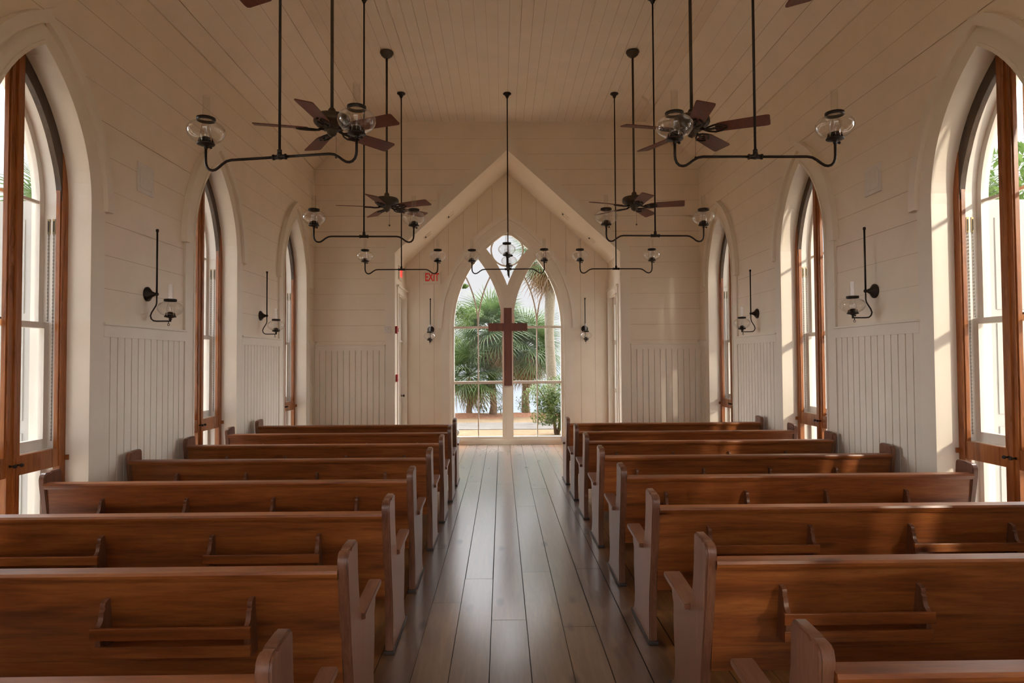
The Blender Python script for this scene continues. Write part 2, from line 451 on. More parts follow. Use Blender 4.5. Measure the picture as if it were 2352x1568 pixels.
mb = MB()
for sg in (-1,1):
    mb.face([(sg*(WA+.02),YF-.0,ZA-.018),(sg*(WA+.02),YB+.2,ZA-.018),(0,YB+.2,ZP),(0,YF,ZP)])
    mb.face([(sg*(WA+.9),YF+.3,ZA-.55),(sg*(WA+.9),YB+.6,ZA-.55),(0,YB+.6,ZP+.3),(0,YF+.3,ZP+.3)])
tag(mb.build('ceiling_alcove', 'ceil', normals=False), 'sloping boarded ceiling of the alcove gable', 'ceiling', None, 'structure')

# main ceiling: flat boards and two sloping sides
mb = MB(); y0, y1 = YR-.05, YF+.05
n = 34; w = 2*WC/n
for k in range(n):
    g = random.choice((.0007,.0011,.0015,.002))
    a = -WC+k*w
    mb.face([(a+g,y0,ZC),(a+w-g,y0,ZC),(a+w-g,y1,ZC),(a+g,y1,ZC)])
mb.mi = 1
mb.face([(-WC-.1,y0,ZC+.012),(WC+.1,y0,ZC+.012),(WC+.1,y1,ZC+.012),(-WC-.1,y1,ZC+.012)])
sl = Vector((W-WC, ZE-ZC)); L = sl.length; sl /= L; nrm = Vector((-sl.y*-1, 0))
for sg in (-1,1):
    nb = 6; mb.mi = 0
    for k in range(nb):
        g = random.choice((.0009,.0014,.002,.0026))
        a, b = L*k/nb+g, L*(k+1)/nb-g
        mb.face([(sg*(WC+sl.x*a),y0,ZC+sl.y*a),(sg*(WC+sl.x*b),y0,ZC+sl.y*b),(sg*(WC+sl.x*b),y1,ZC+sl.y*b),(sg*(WC+sl.x*a),y1,ZC+sl.y*a)])
    ox, oz = .008, .009; mb.mi = 1
    mb.face([(sg*(WC-.1+ox),y0,ZC+.09+oz),(sg*(W+.1+ox),y0,ZE-.09+oz),(sg*(W+.1+ox),y1,ZE-.09+oz),(sg*(WC-.1+ox),y1,ZC+.09+oz)])
tag(mb.build('ceiling', 'ceil', normals=False, mat2='gap_shade'), 'cream boarded ceiling, flat in the middle with sloping sides', 'ceiling', None, 'structure')
mb = MB()
for sg in (-1,1):
    mb.prism([(sg*4.25,4.85),(sg*4.25,5.0),(0,8.3),(0,8.15)], YR-.8, YF+.7, lambda p,q,t: (p,t,q))
tag(mb.build('roof', 'siding'), 'gabled chapel roof above the ceiling', 'roof', None, 'structure')
mb = MB()
mb.box((-W-.4,YF+.29,5.9),(W+.4,YF+.33,6.2)); mb.box((-2.6,YF+.29,6.2),(2.6,YF+.33,7.3)); mb.box((-W-.4,YR-.33,5.0),(W+.4,YR-.29,6.2)); mb.box((-2.6,YR-.33,6.2),(2.6,YR-.29,7.3))
tag(mb.build('wall_outside_gables', 'siding'), 'gable ends of the chapel above the ceiling', 'wall', None, 'structure')

# wall behind the camera, with a wide open doorway and a transom
mb = MB()
DW, DH = 1.55, 3.9
for Y in (YR, YR-.28):
    for sg in (-1,1):
        mb.face([(sg*DW,Y,0),(sg*(W+.1),Y,0),(sg*(W+.1),Y,ZE),(sg*DW,Y,ZE)])
    mb.face([(-DW,Y,DH),(DW,Y,DH),(DW,Y,ZE),(-DW,Y,ZE)])
    mb.face([(-W-.1,Y,ZE),(W+.1,Y,ZE),(WC+.05,Y,ZC+.1),(-WC-.05,Y,ZC+.1)])
for sg in (-1,1): mb.box((sg*DW,YR-.28,0),(sg*(DW+.05),YR,DH))
mb.box((-DW,YR-.28,DH),(DW,YR,DH+.05))
tag(mb.build('wall_entrance', 'wall'), 'cream wall with the open entrance behind the last pews', 'wall', None, 'structure')

# floor: wide planks with gaps
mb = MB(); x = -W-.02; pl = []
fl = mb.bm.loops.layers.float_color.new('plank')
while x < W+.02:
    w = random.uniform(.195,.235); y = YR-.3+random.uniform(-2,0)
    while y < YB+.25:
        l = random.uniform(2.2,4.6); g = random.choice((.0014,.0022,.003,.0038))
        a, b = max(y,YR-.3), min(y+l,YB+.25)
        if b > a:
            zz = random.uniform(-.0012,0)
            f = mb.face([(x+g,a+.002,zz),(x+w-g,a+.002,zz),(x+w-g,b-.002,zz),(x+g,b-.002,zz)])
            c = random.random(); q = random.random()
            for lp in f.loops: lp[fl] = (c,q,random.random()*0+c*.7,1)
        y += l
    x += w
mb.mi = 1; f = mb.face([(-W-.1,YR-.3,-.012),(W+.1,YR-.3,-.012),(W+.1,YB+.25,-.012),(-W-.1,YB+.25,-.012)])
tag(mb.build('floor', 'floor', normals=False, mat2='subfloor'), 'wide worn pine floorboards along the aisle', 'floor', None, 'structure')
mb = MB(); mb.box((-W-.42,YR-.3,-.35),(W+.42,YF+.3,-.03)); mb.box((-WA-.3,YF,-.35),(WA+.3,YB+.25,-.03))
tag(mb.build('foundation', 'siding'), 'low white foundation under the chapel floor', 'foundation', None, 'structure')

# ------------------------------------------------------------------ side windows (local x along wall, y outwards, z up)
def make_window():
    t = thing('window_1', '', 'window', kind='structure')
    c, zs = .70, ARZ
    b = MB(); b.arch(1.258,1.36,c,zs,0,-.024,.005,c1=ARC); b.arch(1.244,1.27,c,zs,0,-.034,-.003); b.build('casing', 'trim', t)
    b = MB(); b.arch(1.335,1.42,ARC,zs,zs-.01,-.062,.005); b.build('hood_moulding', 'trim', t)
    b = MB(); b.arch(1.25,1.33,c,zs,-.02,-.002,.43); b.build('jamb', 'trim', t)
    b = MB(); b.arch(1.195,1.249,c,zs,.02,.205,.40); b.box((-.55,.20,.0),(.55,.43,.03)); b.box((-.5,.2,.96),(.5,.40,1.0)); b.build('sash_lining', 'white', t)
    # sashes
    b = MB(); b.arch(1.145,1.194,c,zs,1.93,.30,.335); b.box((-.46,.30,1.925),(.46,.335,1.975)); b.box((-.46,.305,zs-.012),(.46,.33,zs+.012)); b.box((-.012,.305,1.95),(.012,.33,3.76))
    us = b.build('upper_sash', 'white', t)
    b = MB()
    for sg in (-1,1): b.box((sg*.445,.255,1.0),(sg*.494,.295,1.97))
    b.box((-.46,.255,1.925),(.46,.295,1.97)); b.box((-.46,.255,1.0),(.46,.295,1.075))
    ls = b.build('lower_sash', 'white', t)
    b = MB()
    for sg in (-1,1): b.box((sg*.445,.27,.03),(sg*.494,.31,.96))
    b.box((-.46,.27,.03),(.46,.31,.10)); b.box((-.46,.27,.90),(.46,.31,.96))
    fs = b.build('fixed_sash', 'white', t)
    def pane(par, R, z0, z1, y, x0=None, x1=None):
        b = MB(); lv = [z0+(z1-z0)*i/14 for i in range(15)]
        for p,q in zip(lv,lv[1:]):
            f0, f1 = hw(p,R,c,zs), hw(q,R,c,zs)
            l0, l1 = (-f0,-f1) if x0 is None else (x0,x0)
            r0, r1 = f0, f1
            if x0 is not None and x0 < 0: l0, l1, r0, r1 = -f0, -f1, x1, x1
            if r1-l1 < 1e-4 and r0-l0 < 1e-4: continue
            b.face([(l0,y,p),(max(r0,l0+1e-4),y,p),(max(r1,l1+1e-4),y,q),(l1,y,q)])
        b.build('pane', 'pane', par, normals=False)
    pane(us, 1.17, 1.95, zs+.94, .318); pane(ls, 1.17, 1.03, 1.95, .275); pane(fs, 1.17, .06, .94, .29)
    b = MB(); b.box((-.03,.235,1.0),(.03,.255,1.012)); b.box((-.012,.238,1.012),(.045,.25,1.022)); b.build('sash_lock', 'iron', ls)
    b = MB(); b.box((-.03,.25,1.972),(.03,.29,1.984)); b.build('sash_lock', 'iron', us)
    for sg in (-1,1):
        for y in (.222, .262):
            b = MB(); b.box((sg*.4935,y-.010,2.66),(sg*.489,y+.010,2.78)); pu = b.build('pulley', 'brass', t)
            b = MB(); b.box((sg*.4895,y-.005,2.675),(sg*.487,y+.005,2.765)); b.build('pulley_wheel', 'dark', pu)
            b = MB(); pts = []; rs = []; zz = 2.68
            while zz > (1.05 if y < .24 else 1.98): pts.append((sg*.487,y,zz)); rs.append(.0052 if len(pts)%2 else .002); zz -= .014
            b.tube(pts, rs, 6); b.build('sash_chain', 'chain', t)
    # varnished wooden leaves
    for sg in (-1,1):
        b = MB()
        pts = [(.478,.02),(.5485,.02)]+[(1.2485*math.cos(a_)-c, zs+1.2485*math.sin(a_)) for a_ in [k_*.04 for k_ in range(9)]]
        pts.append((.478, pts[-1][1]+.01))
        b.prism([(sg*p_,q_) for p_,q_ in pts], .150, .198, lambda p,q,tt: (p,tt,q))
        b.box((sg*.002,.150,.02),(sg*.062,.198,zs+.985))
        b.box((sg*.062,.156,.02),(sg*.48,.194,.17)); b.box((sg*.062,.156,.862),(sg*.48,.194,1.0))
        b.box((sg*.062,.160,1.0),(sg*.074,.19,zs+.93)); b.box((sg*.466,.160,1.0),(sg*.4785,.19,3.0))
        if sg > 0: b.box((-.012,.138,.02),(.022,.150,zs+.97))
        lf = b.build('wooden_leaf', 'leaf_wood', t)
        b = MB(); ea, eb = math.acos(c/1.2475), math.acos(c/1.153)
        hp = [(1.2475*math.cos(ea*k_/16)-c, zs+1.2475*math.sin(ea*k_/16)) for k_ in range(17)]
        for k_ in range(16,-1,-1):
            r_ = 1.180-.027*min(1, k_/6)
            hp.append((max(0, r_*math.cos(eb*k_/16)-c), zs+r_*math.sin(eb*k_/16)))
        b.prism([(sg*p_,q_) for p_,q_ in hp], .153, .195, lambda p,q,tt: (p,tt,q)); tag(b.build('arched_head', 'head', lf), 'dark arched head of the leaf')
        pane(lf, 1.20, .1, zs+.94, .175, .03*sg if sg > 0 else -.5, -.03)
        b = MB(); Mx = Matrix.Translation((sg*.031,.15,.94)) @ Matrix.Rotation(PI/2,4,'X')
        b.lathe([(.010,0),(.006,.012),(.006,.024),(.013,.032),(.014,.042),(.008,.05)], Mx, 12); b.build('knob', 'iron', lf)
        b = MB(); b.box((sg*.548,.12,.90),(sg*.535,.150,.94)); b.build('hinge_stop', 'leaf_wood', lf)
    b = MB(); b.box((.60,.46,.25),(.635,.86,2.95))
    for zz in (.35,1.2,2.05): b.box((.59,.52,zz),(.645,.80,zz+.75))
    b.build('shutter', 'siding', t)
    return t
win = make_window()
side_lab = {0:'far behind the camera',1:'beside the last pews',2:'nearest to the camera in view',3:'in the middle of the wall',4:'closest to the alcove wall'}
n = 0
for sg, nm in ((-1,'left'),(1,'right')):
    for k,y in enumerate(WIN_Y):
        if k == 0 and False: continue
        lab = 'tall pointed window with varnished wooden leaves on the %s wall, %s' % (nm, side_lab[k])
        loc = (sg*W, y, 0); rz = PI/2 if sg < 0 else -PI/2
        n += 1
        if n == 1: o = win; o.location = loc; o.rotation_euler = (0,0,rz); o['label'] = lab
        else: o = dup(win, lab, loc, rz)
        o.name = 'window_%d' % n
        if sg > 0:
            for q in o.children:
                if q.name.startswith('shutter'): q.location.x = -1.235
        o['group'] = 'pointed windows along the nave'

# ------------------------------------------------------------------ tracery window of the alcove
t = thing('window_11', 'large three-light tracery window filling the alcove end wall', 'window', (0,YB,0), 0, None, 'structure')
R, c, zs = 2.19, 1.143, 2.296
b = MB(); b.arch(2.30,2.44,c,zs,0,-.022,.006,n=22); b.build('casing', 'trim', t)
b = MB(); b.arch(2.425,2.51,c,zs,zs-.02,-.05,.006,n=22); b.build('hood_moulding', 'trim', t)
b = MB(); b.arch(2.25,2.32,c,zs,0,-.012,.16,n=22); b.arch(2.275,2.30,c,zs,0,-.03,-.01,n=22); b.build('jamb', 'trim', t)
b = MB(); b.arch(R,2.255,c,zs,.02,.029,.121,n=22)
b.box((-1.10,.03,.02),(1.10,.12,.155)); b.box((-1.12,-.01,.0),(1.12,.14,.075)); b.box((-1.12,.0,.075),(1.12,.03,.10))
for z0,z1 in ((zs-.02,zs+.025),(1.185,1.24)): b.box((-1.06,.045,z0),(1.06,.11,z1))
b.box((-.107,.0285,.02),(.107,.1215,zs+.12)); b.box((-.03,-.004,.073),(.03,.035,zs+.018)); b.box((-.075,.015,.1),(.075,.035,zs+.1))
def band(b, cx, r0, r1, d0, d1, keep, sgn, n=60, t1=1.0):
    """arc band about (cx, zs) swept from angle 0 (or pi) upwards while keep(point) is true"""
    prev = None
    for i in range(n+1):
        a = t1*i/n
        P = [(cx+sgn*r*math.cos(a), zs+r*math.sin(a)) for r in (r0,r1)]
        mid = ((P[0][0]+P[1][0])/2, (P[0][1]+P[1][1])/2)
        if prev and not keep(*mid): break
        if prev:
            q = [prev[0],prev[1],P[1],P[0]]
            b.prism(q, d0, d1, lambda p,z,tt: (p,tt,z))
        prev = P
for sg in (-1,1):
    # main branch leaving the mullion towards the outer arch on side sg
    cx = sg*(-.0) + sg*(.108+R)
    inside = lambda x,z,sg=sg: math.hypot(x+sg*c, z-zs) < 2.23 and abs(x) < 1.2 if False else math.hypot(x-(-sg)*c, z-zs) < 2.235
    e = .0013*(sg > 0)
    band(b, cx, R, 2.442, .032+e, .118-e, inside, -sg)
    band(b, cx, 2.285, 2.345, .010+e, .033+e, inside, -sg)
tr = b.build('tracery', 'trim', t)
b = MB()
for sg in (-1,1):
    xm = sg*.5785
    b.box((xm-.012,.0475,.1),(xm+.012,.0925,zs+.02))
    keep_out = lambda x,z,sg=sg: math.hypot(x+sg*c, z-zs) < R+.01
    keep_in = lambda x,z,sg=sg: math.hypot(x-sg*(.108+R), z-zs) < R+.01
    both = lambda x,z,sg=sg: math.hypot(x+sg*c, z-zs) < R+.02 and math.hypot(x-sg*(.108+R), z-zs) < R+.02
    for s2 in (-1,1): band(b, xm+s2*R, R-.014, R+.014, .051+.0012*s2, .089-.0012*s2, both, -s2, 90)
zc = 3.82
for k in range(48):
    a0, a1 = 2*PI*k/48, 2*PI*(k+1)/48
    b.prism([(r*math.cos(a), zc+r*math.sin(a)) for r,a in ((.30,a0),(.33,a0),(.33,a1),(.30,a1))], .05, .09, lambda p,q,tt: (p,tt,q))
b.build('muntin', 'trim', t)
b = MB(); lv = [.1+(4.15-.1)*i/24 for i in range(25)]
for p,q in zip(lv,lv[1:]):
    f0, f1 = hw(p,2.2,c,zs), hw(q,2.2,c,zs)
    b.face([(-f0,.07,p),(f0,.07,p),(f1,.07,q),(-f1,.07,q)])
b.build('pane', 'pane', t, normals=False)

# cross on the mullion
b = MB()
cw_, x1 = .077, .38
poly = [(-cw_,1.155),(cw_,1.155),(cw_,2.215),(x1,2.215),(x1,2.37),(cw_,2.37),(cw_,2.668),(-cw_,2.668),(-cw_,2.37),(-x1,2.37),(-x1,2.215),(-cw_,2.215)]
b.prism(poly, -.10, -.004, lambda p,q,tt: (p,tt,q))
i_ = .012
b.prism([(-cw_+i_,1.155+i_),(cw_-i_,1.155+i_),(cw_-i_,2.215+i_),(x1-i_,2.215+i_),(x1-i_,2.37-i_),(cw_-i_,2.37-i_),(cw_-i_,2.668-i_),(-cw_+i_,2.668-i_),(-cw_+i_,2.37-i_),(-x1+i_,2.37-i_),(-x1+i_,2.215+i_),(-cw_+i_,2.215+i_)], -.106, -.09, lambda p,q,tt: (p,tt,q))
cr = b.build('cross', 'cross'); cr.location = (.005,YB,0)
tag(cr, 'plain dark wooden cross hung in front of the tracery window', 'cross')

# ------------------------------------------------------------------ alcove doors
def side_door(name, sg, glazed, label):
    t = thing(name, label, 'door', (sg*WA, 12.22, 0), PI/2 if sg < 0 else -PI/2, None, 'structure')
    b = MB()
    for s in (-1,1): b.box((s*.447,-.02,0),(s*.549,.004,2.859)); b.box((s*.4385,-.035,0),(s*.46,-.001,2.86))
    b.box((-.55,-.02,2.86),(.55,.004,2.98)); b.box((-.57,-.045,2.98),(.57,.004,3.01)); b.build('casing', 'trim', t)
    b = MB()
    for s in (-1,1): b.box((s*.44,0,0),(s*.47,.18,2.86))
    b.box((-.44,0,2.83),(.44,.18,2.86)); b.build('jamb', 'trim', t)
    b = MB()
    for s in (-1,1): b.box((s*.30,.07,.02),(s*.438,.11,2.83))
    b.box((-.3,.07,.02),(.3,.11,.25)); b.box((-.3,.07,2.70),(.3,.11,2.83))
    if glazed:
        for z0 in (1.02, 1.93): b.box((-.3,.065,z0),(.3,.105,z0+.09))
        b.box((-.3,.04,.25),(.3,.075,1.02)) if False else None
        z0 = .25
    else:
        b.box((-.3,.07,1.85),(.3,.11,2.02)); b.box((-.36,.03,2.0),(.36,.11,2.035))
        for k in range(6): b.box((-.3+k*.1+.003,.082,.25),(-.3+(k+1)*.1-.003,.10,1.85))
        b.box((-.3,.09,.25),(.3,.10,1.85)); z0 = 2.02
    lf = b.build('door_leaf', 'white', t)
    b = MB(); b.face([(-.31,.09,z0),(.31,.09,z0),(.31,.09,2.72),(-.31,.09,2.72)]); b.build('pane', 'pane', lf, normals=False)
    b = MB(); b.lathe([(.02,0),(.02,.006),(.008,.01),(.008,.035),(.022,.045),(.024,.06),(.012,.07)], Matrix.Translation((-.37*(-1),.07,.98)) @ Matrix.Rotation(PI/2,4,'X'), 12); b.build('door_knob', 'bronze', lf)
    return t
side_door('door_1', -1, False, 'white half-glazed boarded door in the left alcove wall')
side_door('door_2', 1, True, 'tall white glazed door in the right alcove wall')

# ------------------------------------------------------------------ pews
def smooth_profile(P, it=1):
    return P
END = [(-.004,0),(-.004,.20),(-.025,.34),(-.058,.48),(-.098,.70),(-.116,.80),(-.120,.845),(-.112,.875),(-.095,.887),(-.070,.890),(-.060,.886),(-.045,.894),(.045,.897),(.060,.889),(.064,.87),(.072,.76),(.092,.66),(.125,.57),(.150,.520),
       (.30,.530),(.455,.545),(.462,.50),(.452,.47),(.432,.445),(.437,.33),(.425,.24),(.413,.17),(.424,.10),(.455,.045),(.50,.03),(.50,0)]
X0, X1 = .735, 3.335
def make_pew():
    t = thing('pew', '', 'pew')
    w = X1-X0; e = .045
    for x in (0, w-e):
        b = MB(); b.prism(END, x, x+e, lambda p,q,tt: (tt,p,q))
        bmesh.ops.recalc_face_normals(b.bm, faces=b.bm.faces)
        ed = [q for q in b.bm.edges if abs(q.verts[0].co.x-q.verts[1].co.x) < 1e-6]
        bmesh.ops.bevel(b.bm, geom=ed, offset=.007, segments=2, affect='EDGES')
        ep = soften(b.build('end_panel', 'pew_end', t), 50)
        b = MB()
        ax0, ax1 = (x-.026, x+e+.012) if x == 0 else (x-.012, x+e+.004)
        b.prism([(.135,.520),(.50,.546),(.515,.556),(.512,.574),(.49,.576),(.13,.548)], ax0, ax1, lambda p,q,tt: (tt,p,q))
        bmesh.ops.recalc_face_normals(b.bm, faces=b.bm.faces)
        bmesh.ops.bevel(b.bm, geom=b.bm.edges[:], offset=.004, segments=2, affect='EDGES')
        soften(b.build('arm_rest', 'pew_arm', t), 50)
        b = MB(); b.box((x-.007,-.015,0),(x+e+.007,.515,.022),.004); b.build('base_shoe', 'shoe', t)
    # reclined back of two boards
    b = MB()
    def ln(z): return -.098+(.79-z)*(.078/.53)
    for z0,z1 in ((.322,.4345),(.4355,.80)):
        b.prism([(ln(z0),z0),(ln(z1),z1),(ln(z1)+.022,z1),(ln(z0)+.022,z0)], e-.004, w-e+.004, lambda p,q,tt: (tt,p,q))
    b.build('backrest', 'pew', t)
    b = MB(); b.prism([(-.128,.792),(-.132,.806),(-.128,.818),(-.066,.822),(-.058,.812),(-.060,.796)], e-.004, w-e+.004, lambda p,q,tt: (tt,p,q))
    b.prism([(-.116,.778),(-.124,.793),(-.09,.793),(-.09,.776)], e-.003, w-e+.003, lambda p,q,tt: (tt,p,q))
    b.build('cap_rail', 'pew', t)
    b = MB(); b.prism([(-.03,.395),(.42,.43),(.435,.445),(.42,.458),(-.03,.42)], e-.004, w-e+.004, lambda p,q,tt: (tt,p,q)); b.build('seat', 'pew', t)
    b = MB(); b.box((e-.004,.36,.33),(w-e+.004,.38,.428)); b.box((w/2-.02,-.01,0),(w/2+.02,.36,.40)); b.build('seat_support', 'pew', t)
    # hymnal racks on the back, facing the row behind
    for xa in (.325, 1.49):
        L = .585
        b = MB(); z0 = .507
        b.prism([(ln(z0)-.090,z0),(ln(z0)-.090,z0+.012),(ln(z0+.012),z0+.012),(ln(z0),z0)], xa, xa+L, lambda p,q,tt: (tt,p,q))
        rk = b.build('hymnal_rack', 'pew', t)
        for z0,z1,ex in ((.567,.614,.022),(.492,.538,.018)):
            b = MB(); yy = ln(z0)-.088
            b.box((xa-ex,yy-.016,z0),(xa+L+ex,yy,z1),.003); b.build('rack_rail', 'pew', rk)
        for xb in (xa-.009, xa+L-.009):
            prof = [(d_, z_+.052) for d_, z_ in [(.0,.425),(.055,.430),(.088,.445),(.088,.562),(.074,.566),(.060,.580),(.052,.600),(.050,.612),(.038,.620),(.040,.632),(.034,.644),(.020,.652),(.0,.655)]]
            b = MB(); b.prism([(ln(z)-dd,z) for dd,z in prof], xb, xb+.020, lambda p,q,tt: (tt,p,q)); soften(b.build('rack_bracket', 'pew_end', rk))
    return t
pew = make_pew()
ordn = ['nearest','second','third','fourth','fifth','sixth','seventh','eighth']
LB = [1.86,2.79,3.755,4.735,5.755,6.725,7.70,8.645]
RB = [1.885,2.86,3.84,4.82,5.80,6.815,7.71,8.69]
LX = [-.725,-.742,-.740,-.745,-.728,-.712,-.705,-.715]
for i in range(8):
    num = ordn[i]+(' from the camera' if i else ' to the camera')
    if i == 7: num = 'closest to the alcove'
    a = 'dark-stained pine pew right of the aisle, %s' % num
    if i == 0: o = pew; o['label'] = a; o.location = (X0,RB[0],0)
    else: o = dup(pew, a, (X0-.005*(i>3),RB[i],0))
    o['group'] = 'pews right of the aisle'
# mirrored twins: the same pew turned end for end would face backwards, so left pews use the plan mirrored about the aisle (their plan is symmetric)
for i in range(8):
    num = ordn[i]+(' from the camera' if i else ' to the camera')
    if i == 7: num = 'closest to the alcove'
    o = dup(pew, 'dark-stained pine pew left of the aisle, %s' % num, (LX[i]-(X1-X0),LB[i],0), 0, 'pews left of the aisle')
    for k in o.children:                      # aisle arm overhang belongs on the inner end
        if k.name.startswith('arm_rest'):
            xm = sum(v.co.x for v in k.data.vertices)/len(k.data.vertices)
            k.location.x = (.014 if xm > 1 else .014)
        if k.name.startswith('hymnal_rack'): k.location.x = .105 if min(v.co.x for v in k.data.vertices) < 1 else .13

# ------------------------------------------------------------------ lamps
GLOBE = [(.048,-.078),(.066,-.074),(.098,-.056),(.122,-.026),(.130,.0),(.126,.026),(.108,.052),(.080,.068),(.062,.074),(.059,.084)]
def lamp_parts(parent, p, k=1.0):
    """burner, globe, cap and chimney of an oil lamp whose globe is centred on p; parent is the arm"""
    x,y,z = p; T = Matrix.Translation(p) @ Matrix.Diagonal((k,k,k,1))
    b = MB(); b.lathe([(.010,-.125),(.014,-.115),(.012,-.105),(.03,-.098),(.058,-.092),(.062,-.086),(.058,-.080),(.03,-.078),(.028,-.05),(.026,-.038),(.02,-.036)], T, 18)
    for i in range(18):
        a = 2*PI*i/18
        b.tube([T @ Vector((.050*math.cos(a),.050*math.sin(a),-.084)), T @ Vector((.044*math.cos(a),.044*math.sin(a),-.045))], [.0035*k,.0015*k], 5)
    b.tube([T @ Vector((0,0,-.112)), T @ Vector((.028,.006,-.112))], .004*k, 6); b.ball(T @ Vector((.034,.007,-.112)), .010*k, 8)
    b.build('burner', 'iron', parent)
    b = MB(); b.lathe(GLOBE, T, 28, cap=False); b.build('globe', 'globe', parent)
    b = MB(); b.lathe([(.060,.078),(.0645,.080),(.0645,.101),(.060,.103),(.055,.101),(.055,.080),(.060,.078)], T, 24, cap=False); b.build('cap_ring', 'iron', parent)
    b = MB(); b.lathe([(.026,-.07),(.034,-.045),(.038,-.02),(.034,.02),(.026,.06),(.0235,.12),(.0235,.262)], T, 18, cap=False); b.build('chimney', 'globe', parent)
    b = MB(); b.lathe([(.008,-.036),(.009,-.02),(.013,-.005),(.012,.012),(.004,.024)], T, 10); b.build('bulb', 'globe', parent)
ZB = -2.79
def make_chandelier(four):
    t = thing('chandelier', '', 'chandelier')
    b = MB(); b.lathe([(.062,-.001),(.066,-.012),(.052,-.024),(.034,-.034),(.028,-.05),(.017,-.075),(.012,-.08)], None, 20); b.build('ceiling_canopy', 'iron', t)
    b = MB(); b.tube([(0,0,-.07),(0,0,ZB)], .0095, 12); b.lathe([(.0165,ZB+.05),(.0165,ZB+.028)],None,12); b.build('rod', 'iron', t)
    b = MB(); b.tube([(-.045,0,ZB),(.045,0,ZB)], .0165, 12); b.lathe([(.016,ZB+.03),(.019,ZB+.02),(.017,ZB-.015)], None, 12)
    for s in (-1,1): b.tube([(s*.04,0,ZB),(s*.05,0,ZB)], .020, 12)
    if four: b.lathe([(.02,ZB+.02),(.024,ZB),(.014,ZB-.04),(.010,ZB-.09),(.002,ZB-.115)], None, 12)
    b.build('coupling', 'iron', t)
    P = [(.03,0),(.37,0),(.405,-.006),(.44,-.026),(.468,-.048),(.492,-.062),(.515,-.066),(.538,-.060),(.556,-.042),(.565,-.018),(.568,.01),(.568,.10)]
    for a in ((0,PI/2,PI,3*PI/2) if four else (0,PI)):
        ca, sa = math.cos(a), math.sin(a)
        b = MB(); b.tube([(p*ca,p*sa,ZB+z) for p,z in P], .0095, 10); ar = b.build('arm', 'iron', t)
        lamp_parts(ar, (.568*ca,.568*sa,ZB+.213))
    return t
ch2 = make_chandelier(False)
ch2['label'] = 'two-armed black oil-lamp chandelier nearest on the left, its bar slightly turned'
ch2.location = (-1.655,4.53,5.87); ch2.rotation_euler = (0,0,-.19); ch2['group'] = 'two-armed chandeliers'
for lab, x, y, rz in (('two-armed black oil-lamp chandelier nearest on the right', 1.674,4.53,0),
                      ('two-armed black oil-lamp chandelier in the middle row on the left', -1.687,7.466,0.02),
                      ('two-armed black oil-lamp chandelier in the middle row on the right', 1.660,7.466,0.03),
                      ('two-armed black oil-lamp chandelier in the far row on the left', -1.680,10.217,0),
                      ('two-armed black oil-lamp chandelier in the far row on the right', 1.690,10.217,0)):
    dup(ch2, lab, (x,y,5.87), rz)
ch4 = make_chandelier(True); ch4['label'] = 'four-armed black oil-lamp chandelier hanging before the tracery window'; ch4.location = (-.01,10.217,5.87); ch4.rotation_euler = (0,0,-.04)

def make_sconce():   # local -y points into the room
    t = thing('wall_sconce', '', 'sconce')
    b = MB(); Mx = Matrix.Rotation(PI/2,4,'X')
    b.lathe([(.066,-.002),(.067,.012),(.058,.02),(.050,.022),(.042,.034),(.026,.046),(.022,.062),(.014,.075),(.012,.095)], Mx, 22)
    b.ball((0,-.09,0), .018, 10); b.build('backplate', 'iron', t)
    b = MB(); b.tube([(0,-.09,.0),(0,-.09,.60)], [.0085,.0085], 10); b.lathe([(.009,.575),(.013,.58),(.013,.60),(.006,.604)], Matrix.Translation((0,-.09,0)), 12); b.build('upper_pipe', 'iron', t)
    b = MB(); b.tube([(0,-.09,.0),(0,-.09,-.08),(0,-.084,-.105),(0,-.066,-.135),(0,-.044,-.170),(0,-.034,-.200),(0,-.042,-.228),(0,-.062,-.246),(0,-.09,-.25),(0,-.215,-.25)], .0065, 10)
    b.tube([(0,-.215,-.256),(0,-.215,-.225)], .010, 8)
    # key ring under the valve
    b.tube([(0,-.20+.010*math.cos(a*PI/6),-.282+.010*math.sin(a*PI/6)) for a in range(13)], .0025, 6); b.tube([(0,-.20,-.25),(0,-.20,-.272)], .004, 6)
    ar = b.build('arm', 'iron', t)
    lamp_parts(ar, (0,-.215,-.135), .86)
    return t
sc = make_sconce()
SC = [('black oil-lamp sconce on the left wall between the first and second windows', (-W,6.07,2.285), PI/2),
      ('black oil-lamp sconce on the left wall between the second and third windows', (-W,8.90,2.275), PI/2),
      ('black oil-lamp sconce on the right wall between the first and second windows', (W,6.06,2.287), -PI/2),
      ('black oil-lamp sconce on the right wall between the second and third windows', (W,8.885,2.275), -PI/2),
      ('black oil-lamp sconce left of the tracery window, under the exit sign', (-1.50,YB,2.255), 0),
      ('black oil-lamp sconce right of the tracery window', (1.515,YB,2.255), 0)]
for i,(lab,loc,rz) in enumerate(SC):
    if i == 0: o = sc; o.location = loc; o.rotation_euler = (0,0,rz); o['label'] = lab
    else: o = dup(sc, lab, loc, rz)
    o['group'] = 'wall sconces'

